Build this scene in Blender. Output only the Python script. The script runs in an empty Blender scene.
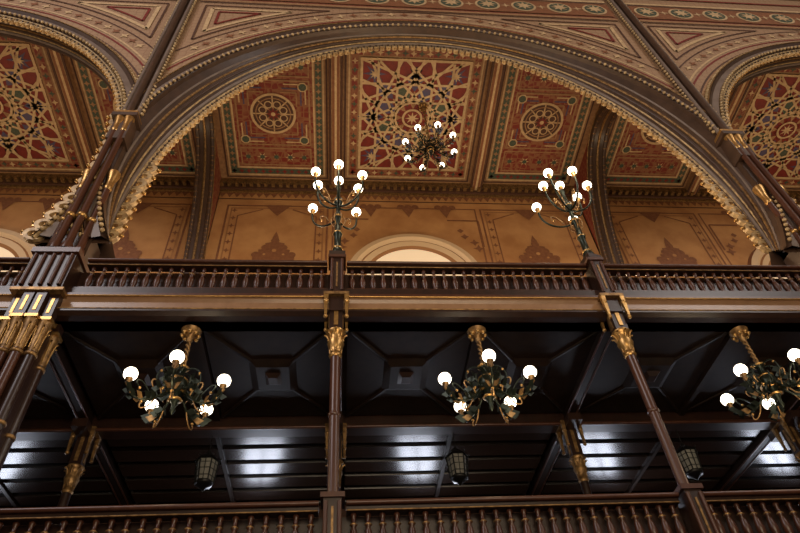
import bpy, math, random
from mathutils import Vector, Matrix
random.seed(3)
H=1.6            # camera height above nave floor; all z below are relative to it
S=4.9            # column spacing
YB=6.9           # back wall of galleries
ZC=20.6          # upper gallery ceiling
BAYS=[-12.25,2.45,17.15]
PIERS=[-19.6,-4.9,9.8,24.5]
AR,AZ=7.3,12.1   # arch radius / centre height
pi=math.pi

# ---------------------------------------------------------------- materials
MATS={}
def mat(name,col,rough=.5,metal=0,emit=0,kind=None,col2=None,scale=5,amt=.5,spec=.5,ecol=None):
    m=bpy.data.materials.new(name); m.use_nodes=True
    nt=m.node_tree; b=nt.nodes['Principled BSDF']
    b.inputs['Base Color'].default_value=(*col,1); b.inputs['Roughness'].default_value=rough
    b.inputs['Metallic'].default_value=metal
    b.inputs['Specular IOR Level'].default_value=spec
    if emit:
        b.inputs['Emission Color'].default_value=(*(ecol or col),1); b.inputs['Emission Strength'].default_value=emit
    if kind:
        tc=nt.nodes.new('ShaderNodeTexCoord')
        mix=nt.nodes.new('ShaderNodeMix'); mix.data_type='RGBA'
        mix.inputs[6].default_value=(*col,1); mix.inputs[7].default_value=(*(col2 or [c*.5 for c in col]),1)
        if kind=='noise':
            t=nt.nodes.new('ShaderNodeTexNoise'); t.inputs['Scale'].default_value=scale; t.inputs['Detail'].default_value=5
            src=t.outputs['Fac']
            r=nt.nodes.new('ShaderNodeMapRange'); r.inputs[1].default_value=.35; r.inputs[2].default_value=.68; r.inputs[4].default_value=amt
        elif kind=='fil':
            t=nt.nodes.new('ShaderNodeTexVoronoi'); t.feature='DISTANCE_TO_EDGE'; t.inputs['Scale'].default_value=scale
            t.inputs['Randomness'].default_value=.35
            src=t.outputs['Distance']
            r=nt.nodes.new('ShaderNodeMapRange'); r.inputs[1].default_value=.09; r.inputs[2].default_value=.03; r.inputs[4].default_value=amt
        elif kind=='wood':
            t=nt.nodes.new('ShaderNodeTexNoise'); t.inputs['Scale'].default_value=scale; t.inputs['Detail'].default_value=6
            mp=nt.nodes.new('ShaderNodeMapping'); mp.inputs['Scale'].default_value=(1,1,.12)
            nt.links.new(tc.outputs['Object'],mp.inputs[0]); nt.links.new(mp.outputs[0],t.inputs['Vector'])
            src=t.outputs['Fac']
            r=nt.nodes.new('ShaderNodeMapRange'); r.inputs[1].default_value=.3; r.inputs[2].default_value=.7; r.inputs[4].default_value=amt
        if kind!='wood': nt.links.new(tc.outputs['Object'],t.inputs['Vector'])
        nt.links.new(src,r.inputs[0]); nt.links.new(r.outputs[0],mix.inputs[0])
        nt.links.new(mix.outputs[2],b.inputs['Base Color'])
    MATS[name]=m
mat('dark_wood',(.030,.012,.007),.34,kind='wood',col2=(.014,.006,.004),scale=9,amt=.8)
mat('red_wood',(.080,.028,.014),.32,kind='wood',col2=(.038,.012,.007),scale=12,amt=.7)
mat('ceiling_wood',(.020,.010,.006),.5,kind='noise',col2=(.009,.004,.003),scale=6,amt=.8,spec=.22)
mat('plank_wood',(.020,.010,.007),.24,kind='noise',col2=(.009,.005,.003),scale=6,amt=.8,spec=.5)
mat('fascia_wood',(.27,.155,.085),.3,kind='noise',col2=(.19,.10,.05),scale=6,amt=.6)
mat('gold',(.56,.33,.11),.34,.8,kind='noise',col2=(.22,.11,.04),scale=16,amt=.6)
mat('old_gold',(.36,.21,.08),.42,.6,kind='noise',col2=(.08,.038,.015),scale=14,amt=.8)
mat('lace_gold',(.60,.43,.22),.45,.15,kind='noise',col2=(.18,.10,.045),scale=9,amt=.8)
mat('bronze_green',(.020,.026,.018),.35,.7)
mat('black_iron',(.012,.011,.011),.4,.5)
mat('arch_brown',(.070,.038,.024),.38,kind='noise',col2=(.032,.017,.011),scale=4,amt=.6)
mat('arch_grey',(.20,.155,.13),.4,kind='noise',col2=(.11,.075,.055),scale=3,amt=.5)
mat('spandrel_paint',(.34,.21,.12),.6,kind='fil',col2=(.20,.095,.05),scale=4.5,amt=.5)
mat('tan_paint',(.35,.195,.09),.65,kind='noise',col2=(.21,.10,.045),scale=8,amt=.7)
mat('cream_paint',(.58,.41,.22),.65,kind='noise',col2=(.36,.22,.11),scale=8,amt=.6)
mat('brown_paint',(.085,.034,.017),.65,kind='noise',col2=(.05,.018,.010),scale=8,amt=.6)
mat('stencil_brown',(.24,.095,.038),.7,kind='noise',col2=(.15,.052,.022),scale=9,amt=.7)
mat('red_paint',(.18,.020,.010),.6,kind='fil',col2=(.29,.145,.065),scale=4.6,amt=.65)
mat('plain_red',(.20,.020,.012),.6,kind='noise',col2=(.11,.012,.009),scale=5,amt=.7)
mat('green_paint',(.035,.065,.045),.65,kind='noise',col2=(.13,.11,.06),scale=20,amt=.6)
mat('blue_paint',(.055,.065,.15),.65,kind='noise',col2=(.15,.06,.05),scale=14,amt=.6)
mat('ochre_wall',(.50,.25,.09),.75,kind='noise',col2=(.36,.155,.05),scale=1.2,amt=.9)
mat('ochre_dark',(.31,.14,.05),.75)
mat('stone_cream',(.66,.46,.27),.6)
mat('globe_glass',(1,.95,.85),.3,emit=7,ecol=(1,.88,.66))
mat('window_glow',(.8,.62,.42),.4,emit=.42,ecol=(1,.74,.46))
mat('window_day',(.8,.85,.95),.4,emit=16,ecol=(.80,.85,1))
mat('lantern_glass',(.20,.19,.16),.15,emit=.05)
mat('floor_stone',(.25,.2,.16),.4,kind='noise',scale=3)
mat('nave_ceiling',(.3,.17,.09),.7,kind='fil',col2=(.2,.05,.03),scale=1.5)

# ---------------------------------------------------------------- mesh builder
class MB:
    def __init__(s): s.v=[];s.f=[];s.m=[];s.sm=[];s.names=[]
    def mi(s,n):
        if n not in s.names: s.names.append(n)
        return s.names.index(n)
    def add(s,vs,fs,m,smooth=False):
        o=len(s.v); s.v+= [tuple(p) for p in vs]; k=s.mi(m)
        for f in fs: s.f.append([i+o for i in f]); s.m.append(k); s.sm.append(smooth)
    def poly(s,pts,m): s.add(pts,[list(range(len(pts)))],m)
    def box(s,x0,x1,y0,y1,z0,z1,m):
        s.add([(x0,y0,z0),(x1,y0,z0),(x1,y1,z0),(x0,y1,z0),(x0,y0,z1),(x1,y0,z1),(x1,y1,z1),(x0,y1,z1)],
        [(0,3,2,1),(4,5,6,7),(0,1,5,4),(1,2,6,5),(2,3,7,6),(3,0,4,7)],m)
    def frustum(s,cx,cy,z0,z1,a0,b0,a1,b1,m):
        s.add([(cx-a0,cy-b0,z0),(cx+a0,cy-b0,z0),(cx+a0,cy+b0,z0),(cx-a0,cy+b0,z0),(cx-a1,cy-b1,z1),(cx+a1,cy-b1,z1),(cx+a1,cy+b1,z1),(cx-a1,cy+b1,z1)],
        [(0,3,2,1),(4,5,6,7),(0,1,5,4),(1,2,6,5),(2,3,7,6),(3,0,4,7)],m)
    def lathe(s,cx,cy,prof,m,n=12):
        vs=[];fs=[]
        for r,z in prof:
            for i in range(n):
                a=2*pi*i/n; vs.append((cx+r*math.cos(a),cy+r*math.sin(a),z))
        for j in range(len(prof)-1):
            for i in range(n):
                a=j*n+i;b=j*n+(i+1)%n; fs.append((a,b,b+n,a+n))
        s.add(vs,fs,m,True)
    def sphere(s,c,r,m,n=12,k=8,sz=1):
        prof=[(r*math.sin(pi*j/k)+1e-5,-r*sz*math.cos(pi*j/k)) for j in range(k+1)]
        s.lathe(c[0],c[1],[(a,z+c[2]) for a,z in prof],m,n)
    def tube(s,path,r,m,n=8,caps=False):
        P=[Vector(p) for p in path]; N=len(P)
        R=r if isinstance(r,(list,tuple)) else [r]*N
        vs=[];fs=[]
        t=(P[1]-P[0]).normalized()
        u=t.orthogonal().normalized()
        for i in range(N):
            t=(P[min(i+1,N-1)]-P[max(i-1,0)])
            if t.length<1e-9: t=Vector((0,0,1))
            t.normalize(); u=(u-t*u.dot(t)).normalized(); w=t.cross(u)
            for j in range(n):
                a=2*pi*j/n; vs.append(P[i]+(u*math.cos(a)+w*math.sin(a))*R[i])
        for i in range(N-1):
            for j in range(n):
                a=i*n+j;b=i*n+(j+1)%n; fs.append((a,b,b+n,a+n))
        s.add(vs,fs,m,True)
    def mesh(s,name):
        me=bpy.data.meshes.new(name); me.from_pydata(s.v,[],s.f)
        for n in s.names: me.materials.append(MATS[n])
        me.polygons.foreach_set('material_index',s.m); me.polygons.foreach_set('use_smooth',s.sm)
        me.update(); return me
    def build(s,name,loc=(0,0,0)):
        return inst(s.mesh(name),name,loc)
def inst(me,name,loc=(0,0,0),rot=0):
    o=bpy.data.objects.new(name,me); bpy.context.scene.collection.objects.link(o)
    o.location=(loc[0],loc[1],loc[2]+H); o.rotation_euler[2]=rot; return o
def bez(a,b,c,d,n=12):
    a,b,c,d=map(Vector,(a,b,c,d)); return [a*(1-t)**3+b*3*t*(1-t)**2+c*3*t*t*(1-t)+d*t**3 for t in [i/n for i in range(n+1)]]

# flat painter
class Paint:
    def __init__(s,mb,fn,step=.012): s.mb=mb; s.fn=fn; s.step=step
    def P(s,u,v,l): return s.fn(u,v,l*s.step)
    def poly(s,pts,m,l): s.mb.poly([s.P(u,v,l) for u,v in pts],m)
    def rect(s,u0,u1,v0,v1,m,l): s.poly([(u0,v0),(u1,v0),(u1,v1),(u0,v1)],m,l)
    def frame(s,u0,u1,v0,v1,w,m,l):
        s.rect(u0,u1,v0,v0+w,m,l);s.rect(u0,u1,v1-w,v1,m,l);s.rect(u0,u0+w,v0+w,v1-w,m,l);s.rect(u1-w,u1,v0+w,v1-w,m,l)
    def line(s,a,b,w,m,l):
        dx,dy=b[0]-a[0],b[1]-a[1];L=math.hypot(dx,dy) or 1;nx,ny=-dy/L*w/2,dx/L*w/2
        s.poly([(a[0]+nx,a[1]+ny),(b[0]+nx,b[1]+ny),(b[0]-nx,b[1]-ny),(a[0]-nx,a[1]-ny)],m,l)
    def path(s,pts,w,m,l):
        for a,b in zip(pts,pts[1:]): s.line(a,b,w,m,l)
    def disc(s,c,r,m,l,n=20,a0=0): s.poly([(c[0]+r*math.cos(a0+2*pi*i/n),c[1]+r*math.sin(a0+2*pi*i/n)) for i in range(n)],m,l)
    def ring(s,c,r0,r1,m,l,n=32,a0=0,a1=2*pi):
        for i in range(n):
            p=a0+(a1-a0)*i/n;q=a0+(a1-a0)*(i+1)/n
            s.poly([(c[0]+r0*math.cos(p),c[1]+r0*math.sin(p)),(c[0]+r1*math.cos(p),c[1]+r1*math.sin(p)),(c[0]+r1*math.cos(q),c[1]+r1*math.sin(q)),(c[0]+r0*math.cos(q),c[1]+r0*math.sin(q))],m,l)
    def star(s,c,r0,r1,n,m,l,a0=0):
        pts=[]
        for i in range(2*n):
            r=r1 if i%2==0 else r0;a=a0+pi*i/n; pts.append((c[0]+r*math.cos(a),c[1]+r*math.sin(a)))
        for i in range(2*n): s.poly([c,pts[i],pts[(i+1)%(2*n)]],m,l)
    def kite(s,c,a,ra,rb,rc,w,m,l):
        ca,sa=math.cos(a),math.sin(a)
        f=lambda r,t:(c[0]+r*ca-t*sa,c[1]+r*sa+t*ca)
        s.poly([f(ra,0),f(rb,w),f(rc,0),f(rb,-w)],m,l)

# ---------------------------------------------------------------- arcade wall (nave side)
W=MB(); N=90; ZT=25.
for c in BAYS:
    xs=[c-7.35+14.7*i/N for i in range(N+1)]
    def zb(x):
        d=abs(x-c); return AZ+math.sqrt(max(0,AR*AR-d*d))
    for a,b in zip(xs,xs[1:]):
        for y in (0,.5):
            W.poly([(a,y,zb(a)),(b,y,zb(b)),(b,y,ZT),(a,y,ZT)],'spandrel_paint' if y==0 else 'brown_paint')
for p in PIERS:
    K=14
    for i in range(K):
        z0=9.1+(AZ-9.1)*i/K; z1=9.1+(AZ-9.1)*(i+1)/K
        h0=7.35-math.sqrt(AR*AR-(AZ-z0)**2); h1=7.35-math.sqrt(AR*AR-(AZ-z1)**2)
        for y in (0,.5): W.poly([(p-h0,y,z0),(p+h0,y,z0),(p+h1,y,z1),(p-h1,y,z1)],'arch_brown')
pt=Paint(W,lambda u,v,l:(u,-l,v))
for c in BAYS:
    def arc(R0,R1,m,l,n=120,dots=0):
        amax=math.acos(min(1,(R0)and 7.05/R0)) if R0>7.05 else 0
        pt.ring((c,AZ),R0,R1,m,l,n,amax,pi-amax)
    for R0,R1,m in [(7.75,7.86,'tan_paint'),(7.86,7.92,'brown_paint'),(8.12,8.18,'plain_red'),(8.26,8.32,'cream_paint'),(8.75,8.8,'brown_paint')]:
        arc(R0,R1,m,1)
    n=64
    for i in range(n+1):
        a=pi*i/n; R=8.54; x=c+R*math.cos(a)
        if abs(x-c)<6.7: pt.star((x,AZ+R*math.sin(a)),.06,.17,4,'stencil_brown' if i%2 else 'cream_paint',2,a)
    for zz,h,m in [(20.92,.06,'brown_paint'),(21.0,.14,'tan_paint'),(21.16,.05,'plain_red'),(22.45,.08,'brown_paint'),(22.55,.15,'cream_paint'),(23.2,.1,'plain_red'),(23.9,.15,'tan_paint')]:
        pt.rect(c-7,c+7,zz,zz+h,m,3)
    pt.rect(c-7,c+7,21.3,22.4,'stencil_brown',3)
    for i in range(11):
        x=c-6.4+12.8*i/10
        pt.disc((x,21.85),.44,'cream_paint',4); pt.disc((x,21.85),.36,'green_paint',5); pt.star((x,21.85),.14,.33,8,'cream_paint',6)
        if i<10:
            xm=x+.64; pt.star((xm,21.85),.05,.2,4,'cream_paint',4)
    for sgn in (-1,1):
        X=lambda t:c+sgn*t
        for k,(m,w) in enumerate([('brown_paint',.06),('cream_paint',.12),('plain_red',.08),('tan_paint',.16),('brown_paint',.05),('stencil_brown',.1)]):
            d=.18+k*.24; R=8.85+d
            xo=6.95-d; zt=20.85-d
            zlo=AZ+math.sqrt(max(.1,R*R-xo*xo))
            xi=math.sqrt(max(.1,R*R-(zt-AZ)**2))
            if zlo>zt-.3: continue
            pt.line((X(xo),zlo),(X(xo),zt),w,m,2); pt.line((X(xo),zt),(X(xi),zt),w,m,2)
            aa=math.asin((zt-AZ)/R); bb=math.acos(xo/R); pts=[]
            for i in range(17):
                a=aa+(bb-aa)*i/16; pts.append((X(R*math.cos(a)),AZ+R*math.sin(a)))
            pt.path(pts,w,m,2)
W.build('wall_arcade')

# archivolts + soffits
A=MB()
def arcpts(c,R,y,n=110,zlow=9.15):
    a0=-math.asin(min(1,(AZ-zlow)/R)); pts=[]
    for i in range(n+1):
        a=a0+(pi-2*a0)*i/n; x=R*math.cos(a); x=max(-7.32,min(7.32,x)); pts.append((c+x,y,AZ+R*math.sin(a)))
    return pts
def back(c,n=110):
    if c==BAYS[1]:
        pts=[]
        for i in range(n+1):
            a=pi*i/n; pts.append((c+7.05*math.cos(a)-.04,.5,9.7+9.72*math.sin(a)))
        return pts
    return arcpts(c,AR-.02,.5)
def loft(mb,p,q,m):
    n=len(p); mb.add(list(p)+list(q),[(i,i+1,n+i+1,n+i) for i in range(n-1)],m,True)
for c in BAYS:
    f=arcpts(c,AR,-.02); b=back(c)
    lerp=lambda t,dz=0:[tuple(u[k]*(1-t)+v[k]*t for k in range(3)) for u,v in zip(f,b)]
    loft(A,f,b,'arch_brown')
    for R0,R1,y0,y1,m in [(7.3,7.42,-.02,-.14,'arch_brown'),(7.42,7.58,-.14,-.10,'arch_grey'),(7.58,7.66,-.1,-.16,'arch_brown'),(7.66,7.76,-.16,-.02,'arch_brown')]:
        loft(A,arcpts(c,R0,y0),arcpts(c,R1,y1),m)
    loft(A,arcpts(c,7.3,-.02),arcpts(c,7.3,-.14),'arch_brown')
    A.tube(arcpts(c,7.70,-.16),.02,'old_gold',5)
    for t,r,m in [(.25,.03,'arch_grey'),(.42,.035,'old_gold'),(.55,.045,'arch_brown'),(.68,.025,'lace_gold'),(.84,.05,'arch_grey')]:
        A.tube(lerp(t),r,m,6)
    A.tube(b,.07,'arch_brown',6)
    def along(P,step):
        out=[];acc=0
        for k in range(len(P)-1):
            a,b2=Vector(P[k]),Vector(P[k+1]);L=(b2-a).length
            if L<1e-6: continue
            d=step-acc
            while d<=L:
                out.append((a+(b2-a)*(d/L),(b2-a).normalized())); d+=step
            acc=(acc+L)%step
        return out
    for R,rr in ((7.37,.05),(7.74,.06)):
        for p,t in along(arcpts(c,R,-.17 if R<7.5 else -.1),.17):
            if abs(p.x-c)<7.28: A.sphere(p,rr,'lace_gold',6,4)
    cen=Vector((c,0,AZ))
    edge=b if c==BAYS[1] else f
    A.tube([tuple(Vector(p)+Vector((0,-.06,0))) for p in edge],.035,'lace_gold',6)
    side=c!=BAYS[1]
    L=along(edge,.1)
    k=0; n_=len(L)
    while k<n_:
        p,t=L[k]
        kk=min(k,n_-1-k)
        big=kk<(48 if side else 26)
        r=.17 if big else .09
        k+=3 if big else 2
        d=Vector((cen.x-p.x,0,cen.z-p.z)).normalized()
        q=p+d*(r*.5)
        n=12; tt=Vector((t.x,0,t.z)).normalized()
        # pierced scallop: a ring with a central boss and a drop
        def rg(rad,y): return [q+(d*math.cos(2*pi*i/n)*1.25+tt*math.sin(2*pi*i/n)*.95)*rad+Vector((0,y,0)) for i in range(n)]
        fo,fi,ro,rin=rg(r,-.05),rg(r*.55,-.05),rg(r,.07),rg(r*.55,.07)
        if big:
            A.add(fo+fi+ro+rin,[(i,(i+1)%n,n+(i+1)%n,n+i) for i in range(n)]+[(2*n+i,3*n+i,3*n+(i+1)%n,2*n+(i+1)%n) for i in range(n)]+[(i,2*n+i,2*n+(i+1)%n,(i+1)%n) for i in range(n)]+[(n+i,n+(i+1)%n,3*n+(i+1)%n,3*n+i) for i in range(n)],'lace_gold')
            A.sphere(q,r*.35,'gold',8,5); A.sphere(q+d*(r*1.45),.055,'gold',6,4)
        else:
            A.add(fo+ro,[list(range(n)),list(range(n,2*n))[::-1]]+[(i,(i+1)%n,n+(i+1)%n,n+i) for i in range(n)],'lace_gold')
            A.sphere(q+Vector((0,-.06,0)),r*.4,'arch_brown',6,4); A.sphere(q+d*(r*1.3),.03,'gold',6,4)
A.build('trim_arch_mouldings')

# ---------------------------------------------------------------- upper gallery ceiling
C=MB(); X0,X1=-22.,27.
C.box(X0,X1,.5,YB+.3,ZC,ZC+.3,'tan_paint')
cp=Paint(C,lambda u,v,l:(u,v,ZC-l))
def panel_side(x0,x1,y0,y1):
    cp.rect(x0,x1,y0,y1,'tan_paint',1); cp.frame(x0,x1,y0,y1,.06,'brown_paint',2)
    cp.frame(x0+.12,x1-.12,y0+.12,y1-.12,.05,'cream_paint',2); cp.frame(x0+.2,x1-.2,y0+.2,y1-.2,.22,'green_paint',2)
    n=int((y1-y0)/.28)
    for i in range(n):
        v=y0+.31+(y1-y0-.62)*i/(n-1)
        for u in (x0+.31,x1-.31): cp.star((u,v),.05,.11,4,'tan_paint',3)
    n=int((x1-x0)/.28)
    for i in range(n):
        u=x0+.31+(x1-x0-.62)*i/(n-1)
        for v in (y0+.31,y1-.31): cp.star((u,v),.05,.11,4,'plain_red',3)
    cp.rect(x0+.5,x1-.5,y0+.5,y1-.5,'red_paint',2); cp.frame(x0+.46,x1-.46,y0+.46,y1-.46,.06,'cream_paint',3)
    cx,cy=(x0+x1)/2,(y0+y1)/2
    hw=(x1-x0)/2-.62
    for k in range(1,4):
        h2=hw-.16*k; mm=('cream_paint','blue_paint','tan_paint')[k-1]
        for s in (-1,1):
            cp.line((cx-h2,cy+s*(hw+.0)-s*.16*k),(cx-h2*.35,cy+s*hw-s*.16*k),.05,mm,4)
            cp.line((cx+h2,cy+s*hw-s*.16*k),(cx+h2*.35,cy+s*hw-s*.16*k),.05,mm,4)
            cp.line((cx+s*h2,cy-h2),(cx+s*h2,cy-h2*.35),.05,mm,4)
            cp.line((cx+s*h2,cy+h2),(cx+s*h2,cy+h2*.35),.05,mm,4)
    cp.frame(cx-hw,cx+hw,cy-hw,cy+hw,.06,'tan_paint',4)
    r=min(hw-.3,.82)
    cp.ring((cx,cy),r-.09,r,'cream_paint',5); cp.disc((cx,cy),r-.05,'brown_paint',4.5,28)
    cp.ring((cx,cy),r-.22,r-.18,'tan_paint',5)
    for i in range(8):
        a=pi/4*i; cp.line((cx,cy),(cx+(r-.1)*math.cos(a),cy+(r-.1)*math.sin(a)),.05,'cream_paint',5)
        cp.ring((cx+.4*math.cos(a+.39),cy+.4*math.sin(a+.39)),.11,.15,'cream_paint',6,10)
    cp.star((cx,cy),.12,.28,8,'plain_red',6); cp.disc((cx,cy),.08,'cream_paint',7)
    for sx in (-1,1):
        for sy in (-1,1):
            cp.disc((cx+sx*(hw-.25),cy+sy*(hw-.25)),.19,'cream_paint',5,8,.39); cp.disc((cx+sx*(hw-.25),cy+sy*(hw-.25)),.14,'green_paint',6,8,.39)
    for ya,yb in ((y0+.55,cy-hw-.06),(cy+hw+.06,y1-.55)):
        if yb-ya<.35: continue
        cp.frame(x0+.62,x1-.62,ya+.05,yb-.05,.05,'tan_paint',4)
        k=int((x1-x0-1.3)/.5)
        for i in range(k):
            u=x0+.9+(x1-x0-1.8)*i/max(1,k-1); vm=(ya+yb)/2
            cp.star((u,vm),.07,.2,6,'cream_paint' if i%2 else 'tan_paint',5); cp.disc((u,vm),.09,'green_paint',6,8)
def panel_star(x0,x1,y0,y1):
    cp.rect(x0,x1,y0,y1,'tan_paint',1); cp.frame(x0,x1,y0,y1,.07,'brown_paint',2)
    cp.frame(x0+.14,x1-.14,y0+.14,y1-.14,.05,'cream_paint',2); cp.frame(x0+.24,x1-.24,y0+.24,y1-.24,.24,'red_paint',2)
    for k in range(16):
        u=x0+.36+(x1-x0-.72)*k/15; v=y0+.36+(y1-y0-.72)*k/15
        for q in ((u,y0+.36),(u,y1-.36),(x0+.36,v),(x1-.36,v)): cp.star(q,.05,.12,4,'cream_paint' if k%2 else 'green_paint',3)
    a0,a1,b0,b1=x0+.55,x1-.55,y0+.55,y1-.55
    cp.rect(a0,a1,b0,b1,'plain_red',2); cp.frame(a0,a1,b0,b1,.09,'cream_paint',5)
    cx,cy=(a0+a1)/2,(b0+b1)/2; hx,hy=(a1-a0)/2,(b1-b0)/2
    def cl(a,off,w,m,l):
        ca,sa=math.cos(a),math.sin(a); px,py=-sa*off,ca*off
        t0,t1=-9,9
        for p,d,h in ((px,ca,hx),(py,sa,hy)):
            if abs(d)<1e-6:
                if abs(p)>h: return
                continue
            u,v=(-h-p)/d,(h-p)/d
            if u>v: u,v=v,u
            t0=max(t0,u);t1=min(t1,v)
        if t1>t0: cp.line((cx+px+ca*t0,cy+py+sa*t0),(cx+px+ca*t1,cy+py+sa*t1),w,m,l)
    cols=['blue_paint','red_paint','green_paint','brown_paint']
    for i in range(8):
        a=pi/8+pi/4*i
        cp.kite((cx,cy),a,.5,.95,1.5,.24,cols[i%2*2],3)
        cp.kite((cx,cy),a-pi/8,1.05,1.5,2.0,.3,cols[0],3)
        cp.kite((cx,cy),a-pi/8,.35,.7,1.1,.16,'tan_paint',3)
    for sx in (-1,1):
        for sy in (-1,1):
            q=(cx+sx*hx*.74,cy+sy*hy*.74); cp.star(q,.16,.42,8,'blue_paint',3); cp.star(q,.08,.2,8,'cream_paint',6)
            for qx,qy in ((hx*.74,0),(0,hy*.74)): cp.star((cx+sx*qx,cy+sy*qy),.14,.34,8,'blue_paint',3); cp.star((cx+sx*qx,cy+sy*qy),.06,.16,8,'cream_paint',6)
    for i in range(8):
        for off in (.62,1.32):
            cl(pi/8*i*1.0,off,.085,'cream_paint',4+ (i%2)*.3); cl(pi/8*i,-off,.085,'cream_paint',4+(i%2)*.3)
    cp.ring((cx,cy),.3,.38,'cream_paint',6); cp.star((cx,cy),.2,.5,8,'plain_red',5,pi/8); cp.star((cx,cy),.1,.27,8,'cream_paint',6)
for c in BAYS:
    x0,x1=c-7.0,c+7.0; y0,y1=.9,YB-.35
    ra,rb=c-2.65,c+2.95
    panel_side(x0+.15,ra-.3,y0,y1); panel_star(ra+.3,rb-.3,y0,y1); panel_side(rb+.3,x1-.15,y0,y1)
    for r in (ra,rb):
        C.box(r-.2,r+.2,.5,YB-.05,ZC-.32,ZC,'tan_paint')
        for e in (-.2,.2): C.tube([(r+e,.5,ZC-.32),(r+e,YB-.1,ZC-.32)],.045,'brown_paint',6)
        C.box(r-.12,r+.12,.5,YB-.1,ZC-.335,ZC-.32,'stencil_brown')
        C.box(r-.04,r+.04,.5,YB-.1,ZC-.345,ZC-.335,'cream_paint')
    C.box(c-7.1,c+7.1,.5,.9,ZC-.3,ZC,'tan_paint')
C.build('ceiling_gallery')

# transverse arches between bays
T=MB()
for p in PIERS[1:3]:
    yc,r,zs=3.72,3.1,13.6; n=36
    arc=[(yc-r*math.cos(pi*i/n),zs+6.75*math.sin(pi*i/n)) for i in range(n+1)]
    outer=[(yc-(r+.28)*math.cos(pi*i/n),zs+7.05*math.sin(pi*i/n)) for i in range(n+1)]
    for sx in (-.26,.26):
        for (a,za),(b,zb2) in zip(arc,arc[1:]): T.poly([(p+sx,a,za),(p+sx,b,zb2),(p+sx,b,ZC),(p+sx,a,ZC)],'red_paint')
        for y0,y1 in ((.5,yc-r),(yc+r,YB)): T.box(p-.26,p+.26,y0,y1,8.3,ZC,'arch_brown')
        e=.02*(1 if sx>0 else -1)
        loft(T,[(p+sx+e,a,z) for a,z in arc],[(p+sx+e,min(YB-.02,max(.5,a)),min(z,ZC)) for a,z in outer],'arch_brown')
        T.tube([(p+sx,a,z) for a,z in arc],.07,'arch_brown',6)
        T.tube([(p+sx+e,min(YB-.02,max(.5,a)),min(z,ZC)) for a,z in outer],.03,'old_gold',5)
        for (a,za),(b,zb2) in zip(arc,arc[1:]):
            m_=max(1,int(math.hypot(b-a,zb2-za)/.17))
            for k in range(m_):
                t=k/m_; T.sphere((p+sx,a+(b-a)*t,za+(zb2-za)*t),.075,'old_gold',6,4)
    loft(T,[(p-.26,a,z) for a,z in arc],[(p+.26,a,z) for a,z in arc],'arch_brown')
    T.tube([(p,a,z) for a,z in arc],.05,'old_gold',6)
T.build('trim_transverse_arches')

# ---------------------------------------------------------------- back wall
B=MB()
B.box(X0,X1,YB,YB+.3,8.0,ZC+.3,'ochre_wall'); B.box(X0,X1,YB,YB+.3,-H,8.0,'brown_paint')
bp=Paint(B,lambda u,v,l:(u,YB-l,v))
B.box(X0,X1,YB-.28,YB,ZC-.22,ZC,'old_gold'); B.box(X0,X1,YB-.18,YB,ZC-.5,ZC-.22,'brown_paint'); B.box(X0,X1,YB-.1,YB,ZC-.62,ZC-.5,'old_gold')
x=X0
while x<X1:
    B.box(x,x+.13,YB-.34,YB-.1,ZC-.42,ZC-.24,'old_gold'); 
    bp.poly([(x-.03,ZC-.62),(x+.25,ZC-.62),(x+.11,ZC-.9)],'stencil_brown',2)
    x+=.28
bp.rect(X0,X1,ZC-1.0,ZC-.95,'brown_paint',1)
def palmette(cx,z,s=1):
    pts=[(-.7,0),(-.72,.28),(-.52,.34),(-.55,.6),(-.3,.66),(-.34,.95),(-.14,1.0),(-.1,1.3),(0,1.6)]
    pts=[(a*s,b*s) for a,b in pts]
    for i in range(len(pts)-1):
        a,b=pts[i],pts[i+1]; bp.poly([(cx+a[0],z+a[1]),(cx-a[0],z+a[1]),(cx-b[0],z+b[1]),(cx+b[0],z+b[1])],'stencil_brown',2)
    for i in range(5):
        bp.disc((cx+(-.62+.31*i)*s,z+.28*s+(.9-abs(i-2)*.42)*.9*s),.15*s,'stencil_brown',2.5,10)
    bp.disc((cx,z+.55*s),.08*s,'ochre_wall',3,8); bp.disc((cx-.33*s,z+.35*s),.05*s,'ochre_wall',3,8); bp.disc((cx+.33*s,z+.35*s),.05*s,'ochre_wall',3,8)
for c in BAYS:
    for u in (c-4.75,c+4.75): palmette(u,16.1,1.0)
    for u0,u1 in ((c-6.7,c-2.9),(c+2.95,c+6.7)):
        bp.frame(u0,u1,10,ZC-1.35,.07,'stencil_brown',1); bp.frame(u0+.16,u1-.16,10,ZC-1.52,.05,'ochre_dark',1)
        um=(u0+u1)/2
        bp.poly([(um-.5,ZC-1.35),(um+.5,ZC-1.35),(um,ZC-2.0)],'stencil_brown',2)
        for u in (u0+.45,u1-.45): bp.path([(u,10),(u,18.6),(u+(.9 if u<um else -.9),19.0)],.05,'stencil_brown',1)
        for k in range(7):
            for u in (u0+.3,u1-.3): bp.star((u,16.2+.45*k),.05,.13,4,'stencil_brown',2)
    bp.frame(c-2.75,c+2.8,10,ZC-1.35,.06,'stencil_brown',1)
    for u in (c-1.3,c+.15,c+1.6):
        bp.poly([(u-.3,ZC-1.3),(u+.3,ZC-1.3),(u,ZC-1.95)],'stencil_brown',2)
        for e in (-.28,0,.28): bp.disc((u+e,ZC-1.32),.14,'stencil_brown',2.5)
    # stepped leaf ornaments flanking the window
    for s in (-1,1):
        bp.path([(c+.1+s*2.7,17.0),(c+.1+s*2.7,18.5),(c+.1+s*1.5,18.5)],.07,'stencil_brown',2)
        for k in range(4):
            q=(c+.1+s*(2.5-.12*k-.2*(k>1)),16.9+.33*k); bp.star(q,.09,.22-.03*k,4,'stencil_brown',2)
B.build('wall_back')
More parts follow.
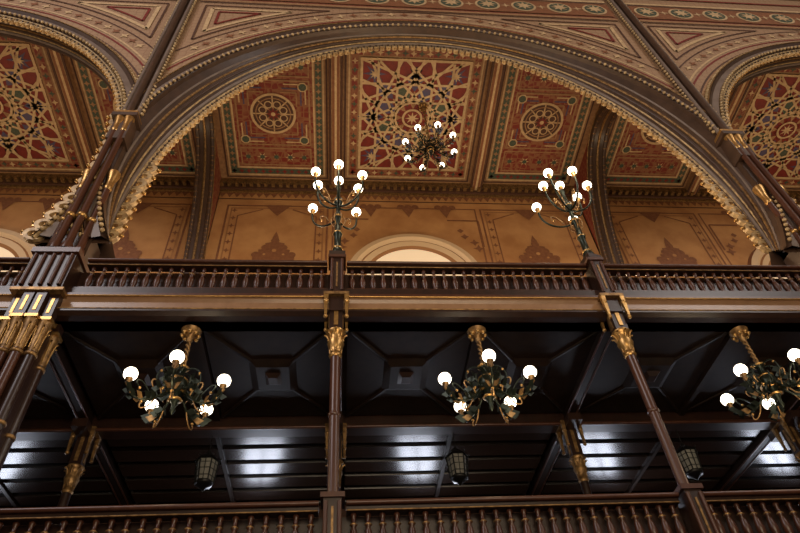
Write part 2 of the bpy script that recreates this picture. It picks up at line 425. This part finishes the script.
# upper windows
for k,c in enumerate(BAYS):
    M=MB(); cx=c+.15; zc=15.1
    pm=Paint(M,lambda u,v,l:(u,YB-.02-l,v))
    def halfring(r0,r1,y0,y1,m):
        n=30; f0=[(cx+r0*math.cos(pi*i/n),YB-y0,zc+r0*math.sin(pi*i/n)) for i in range(n+1)]; f1=[(cx+r1*math.cos(pi*i/n),YB-y1,zc+r1*math.sin(pi*i/n)) for i in range(n+1)]
        loft(M,f0,f1,m)
    halfring(2.5,2.42,.0,.16,'stencil_brown'); halfring(2.42,2.22,.16,.2,'stone_cream'); halfring(2.22,2.1,.2,.1,'stone_cream');halfring(2.1,2.03,.1,.14,'ochre_dark');halfring(2.03,1.82,.14,.10,'stone_cream');halfring(1.82,1.72,.10,.03,'ochre_dark')
    pts=[(cx+1.72*math.cos(pi*i/30),zc+1.72*math.sin(pi*i/30)) for i in range(31)]
    pm.poly([(cx-1.72,zc-3)]+pts[::-1]+[(cx+1.72,zc-3)],'window_glow',0)
    for s in (-1,1):
        M.box(cx+s*2.1-.36,cx+s*2.1+.36,YB-.16,YB,zc-3,zc,'stone_cream')
    M.build('window_%d'%(k+1))

# ---------------------------------------------------------------- gallery slabs + wood ceilings
def gallery(zt,name):
    g=MB(); zu=zt-1.31      # underside
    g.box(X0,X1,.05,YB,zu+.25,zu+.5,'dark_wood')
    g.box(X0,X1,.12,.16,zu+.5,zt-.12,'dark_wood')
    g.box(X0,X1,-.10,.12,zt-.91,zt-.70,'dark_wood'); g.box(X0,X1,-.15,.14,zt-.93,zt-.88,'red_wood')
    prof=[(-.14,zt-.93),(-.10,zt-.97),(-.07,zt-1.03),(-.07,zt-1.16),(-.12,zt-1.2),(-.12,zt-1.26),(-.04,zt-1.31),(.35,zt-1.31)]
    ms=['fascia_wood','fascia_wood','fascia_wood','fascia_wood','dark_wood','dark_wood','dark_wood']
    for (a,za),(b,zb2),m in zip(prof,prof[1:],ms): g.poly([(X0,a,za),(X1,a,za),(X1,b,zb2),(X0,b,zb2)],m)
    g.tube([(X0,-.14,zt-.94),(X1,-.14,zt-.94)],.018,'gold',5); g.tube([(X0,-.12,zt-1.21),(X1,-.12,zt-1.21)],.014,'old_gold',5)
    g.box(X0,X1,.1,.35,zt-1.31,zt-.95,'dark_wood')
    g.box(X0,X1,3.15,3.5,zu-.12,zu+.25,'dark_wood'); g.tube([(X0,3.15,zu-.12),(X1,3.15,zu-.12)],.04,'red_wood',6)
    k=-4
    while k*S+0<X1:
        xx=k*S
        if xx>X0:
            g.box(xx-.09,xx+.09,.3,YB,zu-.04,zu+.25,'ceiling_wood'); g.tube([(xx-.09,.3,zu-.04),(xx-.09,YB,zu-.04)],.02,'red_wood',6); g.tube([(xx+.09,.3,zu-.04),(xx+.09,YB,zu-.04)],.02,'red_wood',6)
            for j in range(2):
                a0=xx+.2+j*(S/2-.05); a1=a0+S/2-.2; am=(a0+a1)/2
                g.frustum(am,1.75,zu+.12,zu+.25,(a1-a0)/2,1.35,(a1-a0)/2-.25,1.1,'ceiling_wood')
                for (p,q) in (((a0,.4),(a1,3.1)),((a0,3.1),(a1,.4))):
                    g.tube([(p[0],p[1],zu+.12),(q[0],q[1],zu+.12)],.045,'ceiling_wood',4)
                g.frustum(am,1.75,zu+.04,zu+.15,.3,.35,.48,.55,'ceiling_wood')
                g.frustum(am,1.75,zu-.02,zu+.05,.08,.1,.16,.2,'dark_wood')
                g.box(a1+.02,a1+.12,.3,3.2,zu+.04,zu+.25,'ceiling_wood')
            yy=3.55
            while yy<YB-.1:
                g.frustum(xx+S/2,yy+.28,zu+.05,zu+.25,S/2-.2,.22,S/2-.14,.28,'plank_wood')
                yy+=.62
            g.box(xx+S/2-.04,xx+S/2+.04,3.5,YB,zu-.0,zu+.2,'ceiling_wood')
        k+=1
    g.build(name)
gallery(8.56,'gallery_floor')
gallery(3.93,'gallery_floor')

def balustrade(zt,x0,x1,name):
    g=MB(); L=x1-x0
    g.box(0,L,-.11,.11,-.06,0,'red_wood'); g.box(0,L,-.08,.08,-.13,-.06,'dark_wood'); g.tube([(0,-.11,-.03),(L,-.11,-.03)],.035,'red_wood',6)
    g.tube([(0,-.085,-.12),(L,-.085,-.12)],.012,'old_gold',5)
    g.box(0,L,-.07,.07,-.70,-.66,'red_wood')
    prof=[(.03,0),(.045,.03),(.03,.06),(.052,.12),(.06,.2),(.045,.29),(.026,.36),(.05,.385),(.026,.41),(.03,.48),(.045,.52),(.03,.54)]
    n=int(round(L/.19))
    for i in range(n):
        xx=(i+.5)*L/n
        g.lathe(xx,0,[(r,-.67+z) for r,z in prof],'red_wood',8)
        g.lathe(xx,0,[(.032,-.3),(.056,-.282),(.032,-.262)],'old_gold',8)
    g.build(name,(x0,0,zt))
for zt in (8.56,3.93):
    for k in range(-4,5):
        a=k*S; b=a+S
        ga=.5 if k in (-4,-1,2) else .18
        gb=.5 if k+1 in (-4,-1,2,5) else .18
        balustrade(zt,a+ga,b-gb,'balustrade')

# ---------------------------------------------------------------- slender columns
def capital(g,z,s=1,y=0,x=0,G='gold'):
    g.box(x-.22*s,x+.22*s,y-.22*s,y+.22*s,z-.06,z+.0,'old_gold')
    g.box(x-.11*s,x+.11*s,y-.11*s,y+.11*s,z-.75*s,z-.06,'dark_wood')
    g.box(x-.035*s,x+.035*s,y-.125*s,y+.125*s,z-.68*s,z-.12,G); g.box(x-.125*s,x+.125*s,y-.035*s,y+.035*s,z-.68*s,z-.12,'old_gold')
    for dx,dy in ((-.175,-.175),(.175,-.175),(-.175,.175),(.175,.175)):
        g.frustum(x+dx*s,y+dy*s,z-.5*s,z-.06,.02*s,.02*s,.04*s,.04*s,G); g.sphere((x+dx*s,y+dy*s,z-.54*s),.04*s,G,8,6)
        g.sphere((x+dx*s,y+dy*s,z-.2*s),.052*s,G,8,6)
    g.lathe(x,y,[(.15*s,z-.75*s),(.17*s,z-.78*s),(.13*s,z-.82*s),(.11*s,z-.9*s),(.14*s,z-1.0*s),(.11*s,z-1.1*s),(.085*s,z-1.22*s),(.11*s,z-1.25*s),(.085*s,z-1.29*s)],G,12)
    for i in range(8):
        a=pi/4*i; g.tube(bez((x+.09*s*math.cos(a),y+.09*s*math.sin(a),z-1.2*s),(x+.1*s*math.cos(a),y+.1*s*math.sin(a),z-.95*s),(x+.12*s*math.cos(a),y+.12*s*math.sin(a),z-.8*s),(x+.19*s*math.cos(a),y+.19*s*math.sin(a),z-.82*s),6),.018*s,G,5)
def slender_column():
    g=MB()
    for zt,zb2 in ((8.56,2.95),(3.93,-H)):
        g.box(-.12,.12,-.2,.1,zt-1.31,zt+.06,'dark_wood'); g.box(-.16,.16,-.23,.13,zt+.0,zt+.07,'red_wood'); g.box(-.16,.16,-.23,.13,zt-.95,zt-.88,'red_wood')
        for e in (-.09,.09): g.tube([(e,-.21,zt-.85),(e,-.21,zt-.05)],.03,'red_wood',8)
        g.box(-.015,.015,-.212,-.19,zt-.75,zt-.12,'old_gold')
        capital(g,zt-.93,1,-.05)
        g.lathe(0,-.05,[(.08,zt-2.2),(.075,zb2)],'red_wood',14)
        g.lathe(0,-.05,[(.08,zt-3.25),(.095,zt-3.27),(.095,zt-3.3),(.08,zt-3.32)],'red_wood',12)
    return g.mesh('column')
cm=slender_column()
for k in (-3,-2,0,1,3,4):
    inst(cm,'column',(k*S,0,0))
g=MB()
capital(g,7.17,1.0,G='old_gold'); g.lathe(0,0,[(.085,5.9),(.075,3.4)],'dark_wood',12); g.box(-.14,.14,-.5,.5,7.0,7.17,'dark_wood')
im=g.mesh('inner_column')
for k in range(-3,5): inst(im,'inner_column',(k*S,3.3,0))

# ---------------------------------------------------------------- piers
def pier():
    g=MB()
    for zt,zb2 in ((8.56,2.62),(3.93,-H)):
        g.box(-.29,.29,-.12,.4,zb2,zt-.9,'dark_wood')
        for dx,dy,r in ((-.28,-.12,.08),(.28,-.12,.08),(-.1,-.2,.08),(.1,-.2,.08),(-.28,.25,.08),(.28,.25,.08)):
            g.lathe(dx,dy,[(r,zb2),(r*.95,zt-2.15)],'dark_wood' if dy>-.15 else 'red_wood',12)
            for zz in (zt-2.2,zt-3.4): g.lathe(dx,dy,[(r,zz-.03),(r*1.25,zz-.02),(r*1.25,zz+.02),(r,zz+.03)],'old_gold',12)
            g.lathe(dx,dy,[(r*.95,zt-2.15),(r*1.1,zt-2.0),(r*1.05,zt-1.8),(r*1.3,zt-1.62),(r*1.4,zt-1.55)],'old_gold',10)
            for i in range(6):
                a=pi/3*i; g.tube(bez((dx+r*math.cos(a),dy+r*math.sin(a),zt-2.1),(dx+r*math.cos(a),dy+r*math.sin(a),zt-1.85),(dx+r*1.3*math.cos(a),dy+r*1.3*math.sin(a),zt-1.65),(dx+r*1.8*math.cos(a),dy+r*1.8*math.sin(a),zt-1.7),6),.015,'gold',4)
            g.box(dx-r*1.4,dx+r*1.4,dy-r*1.4,dy+r*1.4,zt-1.56,zt-1.50,'gold')
            g.box(dx-r*1.0,dx+r*1.0,dy-r*1.0,dy+r*1.0,zt-1.5,zt-.98,'dark_wood'); g.box(dx-r*.3,dx+r*.3,dy-r*1.12,dy+r,zt-1.40,zt-1.08,'gold')
        g.box(-.42,.42,-.32,.4,zt-.98,zt-.92,'old_gold'); g.box(-.36,.36,-.28,.4,zt-.92,zt-.05,'dark_wood'); g.box(-.40,.40,-.33,.4,zt-.06,zt+.06,'red_wood')
        for e in (-.3,-.15,0,.15,.3): g.tube([(e,-.3,zt-.85),(e,-.3,zt-.1)],.032,'red_wood',8)
    return g.mesh('pier')
def upper_pier():
    g=MB()
    g.box(-.16,.16,-.08,.4,8.63,12.4,'arch_brown')
    g.box(-.36,.36,-.03,.43,8.63,9.3,'arch_brown')
    for dx,dy,r,zt in ((-.25,-.1,.075,10.6),(.25,-.1,.075,10.6),(-.1,-.24,.07,12.6),(.1,-.24,.07,12.6)):
        g.lathe(dx,dy,[(r*1.5,8.63),(r*1.5,8.75),(r,8.85),(r*.9,zt)],'red_wood',12)
        g.lathe(dx,dy,[(r*.9,zt),(r*1.2,zt+.05),(r,zt+.12),(r*1.1,zt+.3),(r*1.7,zt+.5),(r*1.7,zt+.58)],'gold',10)
        for zz in (9.6,): g.lathe(dx,dy,[(r,zz-.05),(r*1.35,zz-.03),(r*1.35,zz+.03),(r,zz+.05)],'gold',12)
    g.box(-.28,.28,-.36,.1,13.15,13.28,'arch_brown'); g.box(-.25,.25,-.32,.1,13.28,13.42,'gold')
    g.box(-.2,.2,-.28,.1,12.3,13.2,'arch_brown')
    g.box(-.17,.17,-.16,-.005,13.4,24.95,'arch_brown'); 
    for e in (-.17,.17): g.tube([(e,-.16,13.4),(e,-.16,24.95)],.05,'arch_grey',8)
    g.tube([(0,-.22,13.4),(0,-.22,24.95)],.085,'arch_brown',10)
    z=13.6
    while z<24.9:
        g.sphere((-.25,-.12,z),.05,'lace_gold',6,4); g.sphere((.25,-.12,z),.05,'lace_gold',6,4); z+=.17
    return g.mesh('upper_pier_shafts')
pm_=pier(); pu=upper_pier()
for p in PIERS: inst(pm_,'pier',(p,0,0)); inst(pu,'upper_pier_shafts',(p,0,0))  # second mesh is the pier's own upper part: core, shafts, rib

# ---------------------------------------------------------------- candelabra on the balustrade
def cup(g,x,y,z,m='gold'): g.lathe(x,y,[(.015,z-.12),(.045,z-.07),(.025,z-.04),(.06,z+.0),(.065,z+.03)],m,8)
def globe(g,x,y,z,r): g.sphere((x,y,z),r,'globe_glass',16,12)
def candelabrum():
    g=MB()
    g.box(-.15,.15,-.15,.15,0,.12,'dark_wood')
    g.lathe(0,0,[(.10,.12),(.12,.2),(.09,.3),(.07,.35),(.065,.7),(.09,.74),(.09,.8),(.06,.86),(.05,1.2),(.08,1.25),(.09,1.33),(.045,1.4),(.04,1.65),(.07,1.7),(.10,1.8),(.07,1.9),(.04,1.95),(.035,2.25),(.06,2.3),(.03,2.4)],'bronze_green',12)
    for z in (.32,.77,1.28,1.78): g.lathe(0,0,[(.07,z-.03),(.105,z),(.07,z+.03)],'gold',12)
    for i in range(6):
        a=pi/3*i; g.tube(bez((.07*math.cos(a),.07*math.sin(a),1.0),(.16*math.cos(a),.16*math.sin(a),1.05),(.16*math.cos(a),.16*math.sin(a),1.3),(.08*math.cos(a),.08*math.sin(a),1.3),8),.012,'old_gold',5)
    pts=[(0,-.5,2.42),(-.48,-.3,2.43),(.5,-.26,2.40),(-.44,.02,2.40),(.42,.06,2.36),(0,0,2.55),(-.54,.34,2.0),(.38,.38,1.95)]
    for x,y,z in pts:
        if x==0 and y==0: g.tube([(0,0,2.3),(0,0,z-.12)],.02,'bronze_green',6); 
        else:
            g.tube(bez((0,0,z-.75),(x*.5,y*.5,z-.95),(x*1.05,y*1.05,z-.6),(x,y,z-.2),12),.022,'bronze_green',6)
            g.tube(bez((x*.35,y*.35,z-.7),(x*.5,y*.5,z-.35),(x*.8,y*.8,z-.35),(x*.62,y*.62,z-.55),10),.013,'old_gold',5)
            g.sphere((x*.62,y*.62,z-.55),.03,'gold',6,4)
        cup(g,x,y,z-.09); globe(g,x,y,z,.1)
    return g.mesh('candelabrum')
cd=candelabrum()
for k,x in enumerate((0,S,-14.7,19.6)): inst(cd,'candelabrum',(x,-.05,8.64),.0 if k!=1 else .25)

# ---------------------------------------------------------------- pendant chandeliers
def chandelier(R,n,gr,stem,a0=-pi/2,name='chandelier',m1='bronze_green'):
    g=MB()
    g.lathe(0,0,[(.02,stem-.26),(.06,stem-.2),(.04,stem-.14),(.13,stem-.08),(.17,stem)],'old_gold',12)
    for i in range(8):
        a=pi/4*i; g.sphere((.13*math.cos(a),.13*math.sin(a),stem-.1),.04,'gold',6,5)
    for ph in (0,pi):
        g.tube([(.028*math.cos(ph+t*.9),.028*math.sin(ph+t*.9),stem-.2-(stem-.45)*t/24) for t in range(25)],.02,'old_gold',5)
    g.lathe(0,0,[(.03,.4),(.09,.34),(.05,.28),(.045,.2),(.11,.12),(.14,0),(.12,-.12),(.05,-.2),(.09,-.26),(.045,-.33),(.03,-.4),(.045,-.45),(.01,-.52)],m1,14)
    for z,r in ((.34,.10),(.1,.125),(-.12,.125),(-.26,.10)): g.lathe(0,0,[(r-.02,z-.02),(r+.012,z),(r-.02,z+.02)],'gold',14)
    for i in range(n):
        a=a0+2*pi*i/n; ca,sa=math.cos(a),math.sin(a)
        f=lambda r,z,t=0:(r*ca-t*sa,r*sa+t*ca,z)
        g.tube(bez(f(.1,-.05),f(R*.45,-.5),f(R*1.0,-.45),f(R,-.15),16),.02,m1,6)
        g.tube(bez(f(.08,.3),f(R*.5,.4),f(R*.6,-.1),f(R*.3,-.1),12),.014,m1,5)
        g.tube(bez(f(R*.5,-.3),f(R*.75,.05),f(R*.95,-.05),f(R*.75,-.2),12),.013,m1,5)
        g.tube(bez(f(R*.3,-.22),f(R*.4,.1),f(R*.65,.05),f(R*.5,-.12),12),.013,'old_gold',5)
        g.tube(bez(f(R*.4,-.3),f(R*.5,-.55),f(R*.75,-.6),f(R*.65,-.42),10),.012,'old_gold',5)
        for rr,zz in ((.3,-.1),(.75,-.2),(.65,-.42),(.55,-.28),(.9,-.32),(.42,.2)):
            x,y,z=f(R*rr,zz); g.sphere((x,y,z),.026,'gold' if rr!=.55 else m1,6,4)
        for s in (-1,1):
            for rr,zz in ((.45,-.3),(.7,-.36),(.3,.1),(.85,-.34),(.55,-.33),(.2,-.15),(.95,-.25),(.4,-.1)):
                g.poly([f(R*rr-.05,zz,0),f(R*rr,zz+.07,s*.05),f(R*rr+.08,zz+.03,s*.12),f(R*rr+.02,zz-.06,s*.06)],m1 if rr!=.7 else 'old_gold')
        b=a+pi/n; g.tube(bez((.12*math.cos(b),.12*math.sin(b),-.1),(.3*math.cos(b),.3*math.sin(b),-.3),(.4*math.cos(b),.4*math.sin(b),.0),(.28*math.cos(b),.28*math.sin(b),.05),10),.014,m1,5)
        x,y,z=f(R,0); cup(g,x,y,z-gr+.01,'old_gold'); globe(g,x,y,z,gr)
    return g.mesh(name)
ch=chandelier(.72,5,.105,1.12)
for k,(x,rr) in enumerate(((-2.42,.14),(2.45,-.12),(7.3,.15),(-7.4,0),(12.2,0))): inst(ch,'chandelier',(x,.22,6.02),rr)
ch2=chandelier(.85,8,.1,2.7,name='ceiling_chandelier')
inst(ch2,'ceiling_chandelier',(2.95,3.2,17.8),.2)

# ---------------------------------------------------------------- lanterns
def lantern():
    g=MB(); n=6
    g.tube([(0,0,.35),(0,0,.9)],.012,'black_iron',5)
    g.lathe(0,0,[(.02,.45),(.05,.4),(.03,.36),(.1,.34),(.24,.22),(.25,.19)],'black_iron',n)
    g.lathe(0,0,[(.21,.19),(.17,-.24)],'lantern_glass',n)
    g.lathe(0,0,[(.18,-.22),(.19,-.25),(.17,-.29),(.08,-.33),(.03,-.38),(.001,-.42)],'black_iron',n)
    for i in range(n):
        a=2*pi*i/n; g.tube([(.22*math.cos(a),.22*math.sin(a),.2),(.18*math.cos(a),.18*math.sin(a),-.25)],.014,'black_iron',5)
        b=2*pi*(i+1)/n
        for rr,zz in ((.2,.0),(.205,.12),(.19,-.14)): g.tube([(rr*math.cos(a),rr*math.sin(a),zz),(rr*math.cos(b),rr*math.sin(b),zz)],.008,'black_iron',4)
        g.tube([(.205*math.cos((a+b)/2),.205*math.sin((a+b)/2),.2),(.165*math.cos((a+b)/2),.165*math.sin((a+b)/2),-.25)],.009,'black_iron',4)
        g.sphere((.25*math.cos(a),.25*math.sin(a),.25),.025,'black_iron',6,4)
    return g.mesh('hanging_lantern')
lm=lantern()
for x in (-7.35,-2.5,2.45,7.35,12.25): inst(lm,'hanging_lantern',(x,3.45,6.36))

# lower gallery windows (daylight)
for k,x in enumerate((-8.3,-1.9,2.1,7.0,12.)):
    M=MB(); w=.55; zc=6.15; z0=5.5
    M.poly([(x-w,YB-.03,z0)]+[(x-w*math.cos(pi*i/16),YB-.03,zc+w*math.sin(pi*i/16)) for i in range(17)]+[(x+w,YB-.03,z0)],'window_day')
    M.tube([(x-w,YB-.05,z0)]+[(x-w*math.cos(pi*i/16),YB-.05,zc+w*math.sin(pi*i/16)) for i in range(17)]+[(x+w,YB-.05,z0)],.08,'dark_wood',6)
    M.box(x-.03,x+.03,YB-.08,YB-.03,z0,zc+w,'dark_wood'); M.box(x-w,x+w,YB-.08,YB-.03,zc-.03,zc+.03,'dark_wood')
    M.build('window_%d'%(k+4))
F=MB(); F.box(X0,X1,-18,YB,-H-.2,-H,'floor_stone'); F.build('floor')
F=MB(); F.box(X0,X1,-18,.3,ZT,ZT+.3,'nave_ceiling'); F.build('ceiling_nave')

# ---------------------------------------------------------------- lights
def area(name,loc,tgt,size,power,col,sy=None):
    l=bpy.data.lights.new(name,'AREA'); l.shape='RECTANGLE'; l.size=size; l.size_y=sy or size; l.energy=power; l.color=col
    o=bpy.data.objects.new(name,l); bpy.context.scene.collection.objects.link(o); o.location=(loc[0],loc[1],loc[2]+H)
    o.rotation_euler=(Vector(tgt)-Vector(loc)).to_track_quat('-Z','Y').to_euler(); return o
def point(name,loc,power,col,r=.3):
    l=bpy.data.lights.new(name,'POINT'); l.energy=power; l.color=col; l.shadow_soft_size=r
    o=bpy.data.objects.new(name,l); bpy.context.scene.collection.objects.link(o); o.location=(loc[0],loc[1],loc[2]+H)
area('nave_light',(2,-13,6),(2,0,18),9,1250,(1,.80,.56))
area('nave_window_light',(-14,-15,21),(-3,0,17),7,1800,(.94,.88,.90))
area('nave_window_light_b',(18,-15,21),(9,0,17),7,1100,(.98,.9,.85))
for x in (-12.2,2.45,17.1):
    for dx in (-3.6,3.6): point('gallery_fill',(x+dx,3.6,10.6),440,(1,.75,.47),.5)  # unseen fill lights, added behind the railing to brighten the upper gallery
for x in (0,S): point('candelabrum_light',(x,-.9,11.2),45,(1,.8,.55),.2)
for x in (-2.5,2.45,7.35): point('chandelier_light',(x,-.35,5.3),22,(1,.76,.48),.15)
w=bpy.data.worlds.new('World'); bpy.context.scene.world=w; w.use_nodes=True
w.node_tree.nodes['Background'].inputs[0].default_value=(1,.75,.5,1); w.node_tree.nodes['Background'].inputs[1].default_value=.09

# ---------------------------------------------------------------- camera
f,px,rl,yw=627.355,.8143,.0872,.1333
cy,sy=math.cos(yw),math.sin(yw)
fw=Vector((math.cos(px)*sy,math.cos(px)*cy,math.sin(px))); ri=Vector((cy,-sy,0)); dn=-ri.cross(fw)
c,s=math.cos(rl),math.sin(rl); r=c*ri+s*dn; d=-s*ri+c*dn
cam=bpy.data.cameras.new('Camera'); co=bpy.data.objects.new('Camera',cam); bpy.context.scene.collection.objects.link(co)
u=-d; b=-fw
co.matrix_world=Matrix(((r.x,u.x,b.x,.099),(r.y,u.y,b.y,-8),(r.z,u.z,b.z,H),(0,0,0,1)))
cam.sensor_width=36; cam.lens=f/800*36; cam.clip_end=200
bpy.context.scene.camera=co
bpy.context.scene.view_settings.view_transform='Standard'
